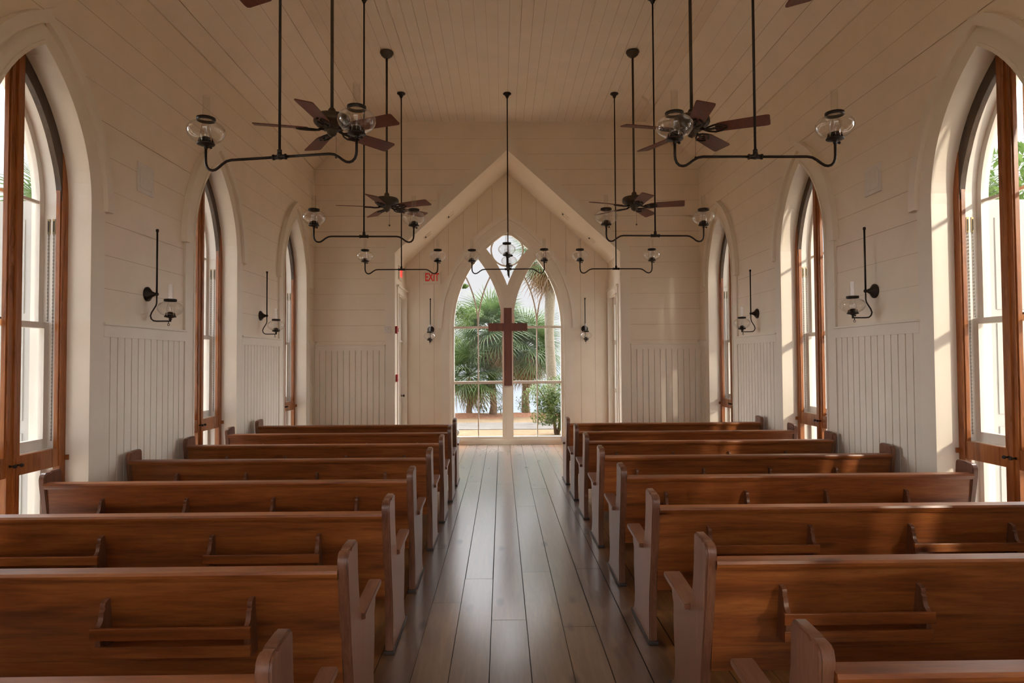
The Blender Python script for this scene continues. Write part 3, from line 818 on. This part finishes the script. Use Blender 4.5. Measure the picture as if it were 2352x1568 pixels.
# ------------------------------------------------------------------ ceiling fans (origin on the ceiling)
ZFAN = 3.735-5.87
def make_fan():
    t = thing('ceiling_fan', '', 'fan')
    b = MB(); b.lathe([(.088,-.001),(.092,-.02),(.080,-.035),(.076,-.05),(.05,-.075),(.028,-.088),(.018,-.095)], None, 24); b.build('ceiling_canopy', 'bronze', t)
    b = MB(); b.tube([(0,0,-.08),(0,0,ZFAN+.13)], .0145, 12); b.lathe([(.018,ZFAN+.20),(.034,ZFAN+.18),(.034,ZFAN+.15),(.05,ZFAN+.135)], None, 16); b.build('downrod', 'bronze', t)
    b = MB(); b.lathe([(.03,ZFAN+.142),(.09,ZFAN+.136),(.148,ZFAN+.120),(.160,ZFAN+.104),(.162,ZFAN+.066),(.156,ZFAN+.052),(.14,ZFAN+.042),(.122,ZFAN+.022),(.08,ZFAN+.005),(.065,ZFAN-.002)], None, 28)
    for k in range(20):
        a = 2*PI*k/20; b.tube([(.134*math.cos(a),.134*math.sin(a),ZFAN+.036),(.085*math.cos(a+.2),.085*math.sin(a+.2),ZFAN+.004)], .005, 5)
    b.build('motor_housing', 'bronze', t)
    b = MB(); b.lathe([(.064,ZFAN),(.056,ZFAN-.012),(.044,ZFAN-.022),(.040,ZFAN-.042),(.030,ZFAN-.054),(.012,ZFAN-.060),(.008,ZFAN-.068)], None, 20); b.build('switch_housing', 'bronze', t)
    for k in range(5):
        Rz = Matrix.Rotation(2*PI*k/5, 4, 'Z') @ Matrix.Translation((0,0,ZFAN)) @ Matrix.Rotation(math.radians(-13), 4, 'X')
        # blade: rounded board
        P = []
        for a,bb,w0 in ((.205,.05,0),):
            P = [(.205,-.045),(.225,-.06),(.27,-.070),(.63,-.082),(.655,-.079),(.665,-.066),(.665,.066),(.655,.079),(.63,.082),(.27,.070),(.225,.06),(.205,.045)]
        b = MB(); b.prism(P, -.004, .004, lambda p,q,tt: tuple(Rz @ Vector((p,q,tt)))); bl = b.build('blade', 'blade', t)
        b = MB()
        b.tube([Rz @ Vector(q) for q in ((.07,0,.012),(.12,0,-.008),(.17,0,-.012),(.20,0,-.008))], [.016,.011,.011,.012], 8)
        for s in (-1,1):
            b.tube([Rz @ Vector(q) for q in ((.11,0,-.010),(.15,s*.036,-.010),(.205,s*.058,-.010),(.265,s*.046,-.010),(.305,s*.014,-.009))], .0085, 6)
            b.tube([Rz @ Vector(q) for q in ((.18,0,-.010),(.225,s*.016,-.010),(.27,s*.004,-.010))], .006, 6)
        b.build('blade_iron', 'iron', bl)
    b = MB(); b.tube([(.03,-.02,ZFAN-.06),(.03,-.02,ZFAN-.235)], .0016, 6); b.ball((.03,-.02,ZFAN-.245), .012, 8); b.build('pull_chain', 'bronze', t)
    return t
fan = make_fan()
R_ = math.radians
FN = [('brown five-blade ceiling fan behind the nearest left chandelier', (-1.632,5.84), 48.9, -.005),
      ('brown five-blade ceiling fan in the far row on the left', (-1.665,8.83), 46.5, .04),
      ('brown five-blade ceiling fan behind the nearest right chandelier', (1.622,5.86), 47.5, -.01),
      ('brown five-blade ceiling fan in the far row on the right', (1.695,8.80), 57.5, .045),
      ('ceiling fan overhead on the left, only a blade tip showing at the picture top', (-1.60,3.10), 82, 0),
      ('ceiling fan overhead on the right, only a blade tip showing at the picture top', (1.56,3.08), 84, 0)]
for i,(lab,(x,y),a,dz) in enumerate(FN):
    if i == 0: o = fan; o.location = (x,y,5.87); o.rotation_euler = (0,0,R_(a)); o['label'] = lab
    else: o = dup(fan, lab, (x,y,5.87), R_(a))
    o['group'] = 'ceiling fans'

# ------------------------------------------------------------------ small fittings
def text_mesh(body, size, mat, parent, M4, sx=1.0, depth=.002):
    cu = bpy.data.curves.new('letters', 'FONT'); cu.body = body; cu.size = size; cu.extrude = depth; cu.align_x = 'CENTER'; cu.align_y = 'CENTER'; cu.offset = .006
    to = bpy.data.objects.new('letters_source', cu); COL.objects.link(to)
    bpy.context.view_layer.update()
    me = bpy.data.meshes.new_from_object(to.evaluated_get(bpy.context.evaluated_depsgraph_get()))
    bpy.data.objects.remove(to); bpy.data.curves.remove(cu)
    me.name = 'letters'
    for q in me.vertices: q.co = M4 @ Vector((q.co.x*sx, q.co.y, q.co.z))
    me.materials.clear(); me.materials.append(M[mat])
    o = bpy.data.objects.new('letters', me); COL.objects.link(o); o.parent = parent
    return o
def exit_sign(label, loc, rz, glow):
    t = thing('exit_sign', label, 'sign', loc, rz, 'exit signs')
    b = MB(); b.box((-.17,-.03,-.125),(.17,.0,.125),.004); b.build('sign_panel', 'exit_panel', t)
    b = MB(); b.box((-.172,-.032,.115),(.172,.0,.128)); b.build('sign_rim', 'trim', t)
    text_mesh('EXIT', .215, 'exit_glow' if glow else 'exit_red', t, Matrix.Translation((0,-.032,0)) @ Matrix.Rotation(PI/2,4,'X'), .62)
exit_sign('white exit sign with red letters above the left alcove sconce', (-1.475,YB,3.275), 0, False)
exit_sign('glowing red exit sign on the side wall above the half-glazed door', (-WA,11.98,3.25), PI/2, True)

def alarm(name, label, z, strobe, loc):
    t = thing(name, label, 'fire alarm', loc, PI/2)
    b = MB(); b.box((-.045,-.035,-.065),(.045,0,.065),.006); b.build('alarm_body', 'red', t)
    b = MB()
    if strobe: b.lathe([(.03,0),(.028,.016),(.015,.026)], Matrix.Translation((.03,-.035,0)) @ Matrix.Rotation(PI/2,4,'X'), 12); b.build('strobe_lens', 'plastic', t)
    else: b.box((-.03,-.045,-.012),(.03,-.034,.012),.003); b.build('pull_handle', 'plastic', t)
alarm('fire_strobe', 'red fire strobe on the left jamb of the alcove, level with the sconces', 0, True, (-WA,11.53,2.195))
alarm('fire_pull_station', 'red fire pull station on the left jamb of the alcove, below the strobe', 0, False, (-WA,11.56,1.346))
t = thing('thermostat', 'small white thermostat on the end wall left of the alcove opening', 'thermostat', (-2.105,YF,2.195), 0)
b = MB(); b.box((-.055,-.045,-.06),(.055,-.022,.06),.006); b.build('thermostat_body', 'plastic', t)
b = MB(); b.lathe([(.028,0),(.027,.012),(.01,.016)], Matrix.Translation((-.01,-.044,.01)) @ Matrix.Rotation(PI/2,4,'X'), 16); b.build('dial', 'white', t)
for sg, nm in ((-1,'left'),(1,'right')):
    t = thing('wall_speaker', 'square white flush speaker panel high on the %s wall above the sconce' % nm, 'speaker', (sg*W,6.02 if sg < 0 else 6.05,3.335), PI/2 if sg < 0 else -PI/2, 'flush wall speakers')
    b = MB(); b.box((-.135,-.012,-.135),(.135,.002,.135),.003); b.build('speaker_frame', 'plastic', t)
    b = MB(); b.box((-.095,-.018,-.095),(.095,-.010,.095),.003); b.build('speaker_grille', 'plastic', t)
th = math.atan2(ZP-ZA, WA)
for (x,y,lab) in ((-1.065,12.2,'small recessed spotlight high on the left slope of the alcove ceiling'),(-1.49,12.15,'small recessed spotlight low on the left slope of the alcove ceiling'),
                  (1.575,12.2,'small recessed spotlight low on the right slope of the alcove ceiling'),(1.08,12.2,'small recessed spotlight high on the right slope of the alcove ceiling')):
    z = ZA+(ZP-ZA)*(1-abs(x)/WA)-.016
    t = thing('recessed_spotlight', lab, 'spotlight', (x,y,z), 0, 'recessed alcove spotlights'); t.rotation_euler = (0, -th if x < 0 else th, 0)
    b = MB()
    for q in (((-.09,-.09),(.09,-.075)),((-.09,.075),(.09,.09)),((-.09,-.075),(-.075,.075)),((.075,-.075),(.09,.075))): b.box((*q[0],-.004),(*q[1],.004))
    b.build('spotlight_frame', 'ceil', t)
    b = MB(); b.box((-.06,-.03,-.003),(-.03,.05,.003)); b.build('lamp_slot', 'dark', t)

# ------------------------------------------------------------------ outside
mb = MB()
mb.face([(-90,-60,-.36),(90,-60,-.36),(90,24.9,-.36),(-90,24.9,-.36)]); mb.face([(-90,24.9,-.36),(90,24.9,-.36),(90,26.5,-1.8),(-90,26.5,-1.8)])
tag(mb.build('ground', 'lawn', normals=False), 'dry tan winter lawn around the chapel', 'lawn', None, 'structure')
mb = MB(); mb.box((-60,18.9,-.37),(60,20.9,-.345)); tag(mb.build('path', 'gravel'), 'pale gravel drive crossing the lawn', 'path', None, 'structure')
for sg, nm in ((-1,'left'),(1,'right')):
    mb = MB(); mb.box((sg*4.0,-12,-.37),(sg*7.6,15,-.343)); tag(mb.build('path', 'bounce_strip'), 'added pale strip bouncing light indoors along the %s side of the chapel' % nm, 'path', None, 'structure')
mb = MB()
for k in range(2):
    pass
nx = 60
for i in range(nx):
    xa, xb = -12+24*i/nx, -12+24*(i+1)/nx
    f = lambda x: 22.6+.25*math.sin(x*1.7)+.15*math.sin(x*4.1)
    h = lambda x: -.28+.04*math.sin(x*3.3)
    mb.face([(xa,f(xa),-.358),(xb,f(xb),-.358),(xb,23.5,h(xb)),(xa,23.5,h(xa))]); mb.face([(xa,23.5,h(xa)),(xb,23.5,h(xb)),(xb,25.1,-.40),(xa,25.1,-.40)])
tag(mb.build('mulch_bed', 'mulch', normals=False), 'strip of reddish pine straw mulch under the palms at the shore', 'mulch', None, 'stuff')
mb = MB(); mb.face([(-900,25.5,-1.6),(900,25.5,-1.6),(900,1500,-1.6),(-900,1500,-1.6)])
tag(mb.build('water', 'water', normals=False), 'pale calm bay beyond the palms', 'water', None, 'structure')

def frond(b, Mx, size, droop, rnd, nl=26, pet=.9):
    """fan palm leaf: petiole along +x, then leaflets spread about its end"""
    pts = [Mx @ Vector((pet*size*i/4, 0, -droop*.12*size*(i/4)**2)) for i in range(5)]
    b.tube(pts, .014*size, 4, cap=False)
    for k in range(nl):
        a = R_(-125+250*k/(nl-1)); l = size*(.85+.25*math.cos(a*.8))*rnd.uniform(.88,1.08)
        w = .030*size
        da, sa = math.cos(a), math.sin(a)
        prev = None
        for i in range(5):
            s = i/4; r = l*s
            zz = -droop*.12*size-droop*l*.55*s**2.2+.10*l*s*abs(sa)
            c_ = Vector((pet*size+r*da, r*sa*(.86), zz))
            ww = w*(.25+1.2*s if s < .4 else 1.25*(1-s)**.7*.75+.02)
            n_ = Vector((-sa, da, 0))
            q = (Mx @ (c_-n_*ww), Mx @ (c_+n_*ww))
            if prev: b.face([prev[0],prev[1],q[1],q[0]])
            prev = q
def make_palm(label, loc, height, r_trunk, crown, nleaf, ndead, seed, bark='bark', top_r=None, rz=0):
    rnd = random.Random(seed)
    t = thing('palm_tree', label, 'palm tree', loc, rz, 'palms outside')
    b = MB(); pts = [(.03*math.sin(i*.9+seed)*min(1,i), .02*math.cos(i*1.3)*min(1,i), height*i/10) for i in range(11)]
    rs = [r_trunk*(1.15 if i == 0 else 1.0)*(1+.05*math.sin(i*5+seed)) for i in range(11)]
    b.tube(pts, rs, 14); b.build('trunk', bark, t)
    b = MB()
    for i in range(nleaf):
        az = i*2.39996+seed; el = R_(82-112*(i/nleaf)**.85)+rnd.uniform(-.1,.1)
        Mx = Matrix.Translation((0,0,height+.1)) @ Matrix.Rotation(az,4,'Z') @ Matrix.Rotation(-el,4,'Y') @ Matrix.Rotation(rnd.uniform(-.5,.5),4,'X')
        frond(b, Mx, crown*rnd.uniform(.85,1.1), rnd.uniform(.5,1.0), rnd)
    b.build('crown', 'frond', t, normals=False)
    b = MB()
    for i in range(ndead):
        az = i*2.39996+.7; el = R_(-22-58*rnd.random())
        Mx = Matrix.Translation((0,0,height+.02)) @ Matrix.Rotation(az,4,'Z') @ Matrix.Rotation(-el,4,'Y') @ Matrix.Rotation(rnd.uniform(-1,1),4,'X')
        frond(b, Mx, crown*rnd.uniform(.7,.95), rnd.uniform(.9,1.6), rnd, 22, .7)
    if ndead: b.build('dead_fronds', 'dead', t, normals=False)
    return t
make_palm('fan palm with brown skirt just left of the cross, seen through the window', (-.45,24.3,-.36), 2.95, .13, .95, 66, 70, 1)
make_palm('stubby low fan palm at the left edge of the tracery window', (-1.30,24.0,-.36), 1.35, .11, .95, 60, 12, 4)
make_palm('fan palm with shaggy dead skirt right of the cross, above the shrub', (.80,24.9,-.45), 2.45, .15, .95, 70, 54, 9)
make_palm('tall grey-trunked palm whose head hangs at the top right of the tracery window', (1.42,20.6,-.36), 5.15, .155, .78, 40, 40, 12, 'bark2')
def leaf_cloud(b, centers, n, rnd, ls):
    for (cx,cy,cz,rx,ry,rz_) in centers:
        for i in range(n):
            while True:
                u = Vector((rnd.uniform(-1,1),rnd.uniform(-1,1),rnd.uniform(-1,1)))
                if .25 < u.length < 1: break
            p = Vector((cx+u.x*rx, cy+u.y*ry, cz+u.z*rz_))
            e = Matrix.Rotation(rnd.uniform(0,2*PI),3,'Z') @ Matrix.Rotation(rnd.uniform(-1.1,1.1),3,'X')
            l = ls*rnd.uniform(.7,1.3)
            q = [Vector((0,-l,0)),Vector((l*.42,0,l*.1)),Vector((0,l,0)),Vector((-l*.42,0,l*.1))]
            b.face([p+e@v for v in q])
def make_bush(name, label, cat, loc, centers, n, ls, mat, stems, seed, group=None):
    rnd = random.Random(seed); t = thing(name, label, cat, loc, 0, group)
    b = MB(); leaf_cloud(b, centers, n, rnd, ls); b.build('foliage', mat, t, normals=False)
    b = MB()
    for pts,r in stems: b.tube(pts, [r*(1-.7*i/(len(pts)-1)) for i in range(len(pts))], 7)
    b.build('stem', 'bark', t)
    return t
make_bush('shrub', 'rounded green shrub filling the lower right corner of the tracery window', 'shrub', (.98,17.6,-.36),
          [(.35,0,1.25,.75,.7,.32),(-.05,0,1.05,.5,.5,.3),(.75,0,.9,.6,.6,.6),(.65,-.3,.45,.45,.4,.35),(.15,.1,.8,.4,.5,.25),(.9,-.2,.25,.4,.4,.3),(.75,0,1.42,.5,.45,.25),(.1,-.2,.5,.45,.4,.25),(.55,-.3,.9,.6,.5,.35),(.95,-.3,.7,.35,.4,.5)], 1000, .036, 'shrub',
          [([(0.35,0,0),(.3,0,.4),(.1,0,.9),(-.1,0,1.2)],.05),([(.4,0,0),(.5,0,.5),(.6,0,1.1)],.05),([(.4,0,.1),(.8,-.1,.4),(1.0,-.1,.8)],.04)], 3)
make_bush('cedar_tree', 'bright green feathery tree leaning into the left of the tracery window', 'tree', (-3.1,22.2,-.36),
          [(1.25,.1,3.75,.65,.5,.30),(1.0,.2,4.3,.4,.5,.4),(1.45,0,3.3,.6,.5,.35),(1.2,0,5.0,.5,.4,.16),(.7,0,5.6,.5,.5,.25),(1.65,.2,4.55,.22,.3,.08),(1.5,.2,5.0,.3,.3,.07),(1.9,.1,3.6,.5,.4,.22),(.2,0,4.6,.7,.7,.8),(1.1,.1,2.7,.5,.5,.3)], 1100, .036, 'cedar',
          [([(0,0,0),(.05,0,2),(.1,0,4),(.2,0,6)],.16),([(.05,0,2.6),(.7,.05,3.2),(1.5,0,3.6)],.06),([(.1,0,3.6),(.7,.1,4.2),(1.4,.1,4.7)],.05)], 5)
for i,(x,y,lab) in enumerate(((-.95,24.0,'small leafy sapling at the foot of the stubby palm'),(-.17,24.2,'small leafy sapling left of the mullion at the water edge'),(.62,24.2,'small leafy sapling right of the mullion at the water edge'))):
    make_bush('sapling', lab, 'plant', (x,y,-.36), [(0,0,.45,.26,.2,.28),(.1,0,.2,.25,.2,.15)], 90, .045, 'shrub', [([(0,0,0),(.02,0,.4),(.05,0,.75)],.012),([(0,0,.1),(-.12,0,.5)],.01)], 20+i, 'saplings on the shore')
t = thing('garden_uplight', 'round silver garden light by the window bottom left', 'light', (-1.17,14.9,-.36), 0)
b = MB(); b.tube([(0,0,0),(0,0,.33)], .02, 8); b.build('stake', 'silver', t)
b = MB(); b.lathe([(.02,-.06),(.075,-.05),(.085,0),(.08,.02),(.03,.03)], Matrix.Translation((0,0,.38)) @ Matrix.Rotation(PI/2,4,'X'), 20); b.build('lamp_head', 'silver', t)
# trees seen through the side windows
rndt = random.Random(5)
sp = [(-9.0,13.5,4.6,'slim palm on the lawn outside the near left window'),(-13.0,21.0,5.6,'tall palm on the lawn beyond the left windows'),(-8.2,21.5,3.6,'shorter palm by the shore beyond the left windows'),
      (9.5,14.0,4.8,'slim palm on the lawn outside the near right window'),(12.5,19.0,5.6,'tall palm on the lawn beyond the right windows')]
for i,(x,y,h,lab) in enumerate(sp):
    make_palm(lab, (x,y,-.36), h, .15, .95, 34, 14, 30+i, 'bark')
for i,(x,y,lab) in enumerate(((8.6,9.8,'broad green tree on the lawn right of the chapel'),(11.5,25.0,'broad green tree near the shore right of the chapel'),(-11.5,17.0,'broad green tree on the lawn left of the chapel'))):
    make_bush('broadleaf_tree', lab, 'tree', (x,y,-.36), [(0,0,3.6,1.5,1.5,1.1),(.8,.4,2.8,1.1,1.1,.8),(-.7,.3,4.6,1.1,1.1,.8),(-.6,-.4,2.6,1.0,1.0,.7)], 700, .10, 'cedar',
              [([(0,0,0),(.05,0,1.5),(.1,0,3.6)],.16),([(.05,0,1.6),(.6,.3,2.6)],.07),([(.05,0,2),(-.6,.2,4)],.07)], 50+i, 'trees beside the chapel')

make_bush('sun_block_tree', 'unseen tree added right of the chapel to block sun on the end wall', 'tree', (9.2,2.4,-.36),
          [(0,0,6.7,1.5,1.5,1.0),(.9,.5,7.4,1.1,1.1,.8),(-.8,-.4,7.3,1.2,1.2,.8),(-.2,.5,8.0,1.2,1.2,.8),(.6,-.5,6.3,1.0,1.0,.6)], 800, .10, 'cedar',
          [([(0,0,0),(.05,0,3),(.1,0,6.5)],.2),([(.05,0,4.5),(.8,.4,7)],.08),([(.05,0,4.5),(-.8,-.3,7)],.08)], 77)  # added out of view; its canopy cuts the upper sun through the far window
# ------------------------------------------------------------------ light
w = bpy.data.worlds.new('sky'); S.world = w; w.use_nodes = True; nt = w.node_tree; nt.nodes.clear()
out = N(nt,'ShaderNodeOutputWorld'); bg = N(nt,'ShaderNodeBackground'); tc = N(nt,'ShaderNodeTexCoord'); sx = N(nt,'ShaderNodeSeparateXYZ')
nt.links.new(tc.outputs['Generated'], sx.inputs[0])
mr = N(nt,'ShaderNodeMapRange')                       # unseen side bands of sky brightened to light the interior, dimmer ahead and behind
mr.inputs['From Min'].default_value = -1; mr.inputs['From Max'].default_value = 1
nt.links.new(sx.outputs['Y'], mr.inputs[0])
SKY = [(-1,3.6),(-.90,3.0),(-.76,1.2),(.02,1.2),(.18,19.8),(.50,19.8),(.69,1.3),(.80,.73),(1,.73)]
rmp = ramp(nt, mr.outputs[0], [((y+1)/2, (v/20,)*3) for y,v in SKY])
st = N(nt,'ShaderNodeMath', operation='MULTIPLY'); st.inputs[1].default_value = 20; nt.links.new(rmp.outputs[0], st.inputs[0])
nz = N(nt,'ShaderNodeTexNoise'); nz.inputs['Scale'].default_value = 2.5; nt.links.new(tc.outputs['Generated'], nz.inputs['Vector'])
cr_ = ramp(nt, nz.outputs[0], [(.3,(.95,.95,1.0)),(.7,(1.0,.98,.98))])
nt.links.new(cr_.outputs[0], bg.inputs['Color']); hz = N(nt,'ShaderNodeMapRange', interpolation_type='SMOOTHSTEP')      # extra brightness added to high sky ahead, for the floor's reflection
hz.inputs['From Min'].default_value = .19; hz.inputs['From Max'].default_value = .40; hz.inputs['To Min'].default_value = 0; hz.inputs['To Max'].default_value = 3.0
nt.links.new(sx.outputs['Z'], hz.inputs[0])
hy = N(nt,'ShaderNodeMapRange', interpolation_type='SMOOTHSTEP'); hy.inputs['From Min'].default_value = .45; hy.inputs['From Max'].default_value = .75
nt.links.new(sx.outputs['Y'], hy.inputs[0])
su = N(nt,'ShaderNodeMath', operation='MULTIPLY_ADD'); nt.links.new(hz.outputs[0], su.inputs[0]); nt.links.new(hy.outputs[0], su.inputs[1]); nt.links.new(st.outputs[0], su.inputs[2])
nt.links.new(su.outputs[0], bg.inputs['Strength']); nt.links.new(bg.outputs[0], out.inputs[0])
ld = bpy.data.lights.new('sun','SUN'); ld.energy = 2.3; ld.color = (1.0,.86,.68); ld.angle = R_(3.0)
lo = bpy.data.objects.new('sun', ld); COL.objects.link(lo)
lo.rotation_euler = Vector((-.57,.82,-.34)).to_track_quat('-Z','Y').to_euler(); lo.location = (20,-20,15)

# ------------------------------------------------------------------ camera
F, YAW, PITCH, ROLL = 1500.0, .0159, .0273, .0056
def ray(u, v):
    c, s = math.cos(ROLL), math.sin(ROLL); u, v = c*u-s*v, s*u+c*v
    x, y, z = u/F, 1.0, -v/F
    c, s = math.cos(PITCH), math.sin(PITCH); y, z = c*y-s*z, s*y+c*z
    c, s = math.cos(YAW), math.sin(YAW); x, y = c*x+s*y, -s*x+c*y
    return Vector((x,y,z))
fw = ray(0,0); rt = (ray(1,0)-ray(0,0)).normalized(); up = (ray(0,-1)-ray(0,0)).normalized()
cd = bpy.data.cameras.new('camera'); cd.sensor_fit = 'HORIZONTAL'; cd.sensor_width = 36; cd.lens = F/2352*36; cd.clip_end = 3000; cd.clip_start = .05
co = bpy.data.objects.new('camera', cd); COL.objects.link(co)
mt = Matrix((rt,up,-fw.normalized())).transposed().to_4x4(); mt.translation = (-.1175,0,1.665); co.matrix_world = mt
S.camera = co
vs = S.view_settings; vs.view_transform = 'Standard'; vs.look = 'None'; vs.gamma = 1; vs.exposure = .28; vs.use_curve_mapping = False
cy = S.cycles
cy.max_bounces = 8; cy.diffuse_bounces = 5; cy.glossy_bounces = 2; cy.transparent_max_bounces = 16; cy.transmission_bounces = 4
cy.use_adaptive_sampling = True; cy.adaptive_threshold = .10; cy.adaptive_min_samples = 20
cy.use_denoising = True; cy.sample_clamp_indirect = 6; cy.caustics_reflective = False; cy.caustics_refractive = False
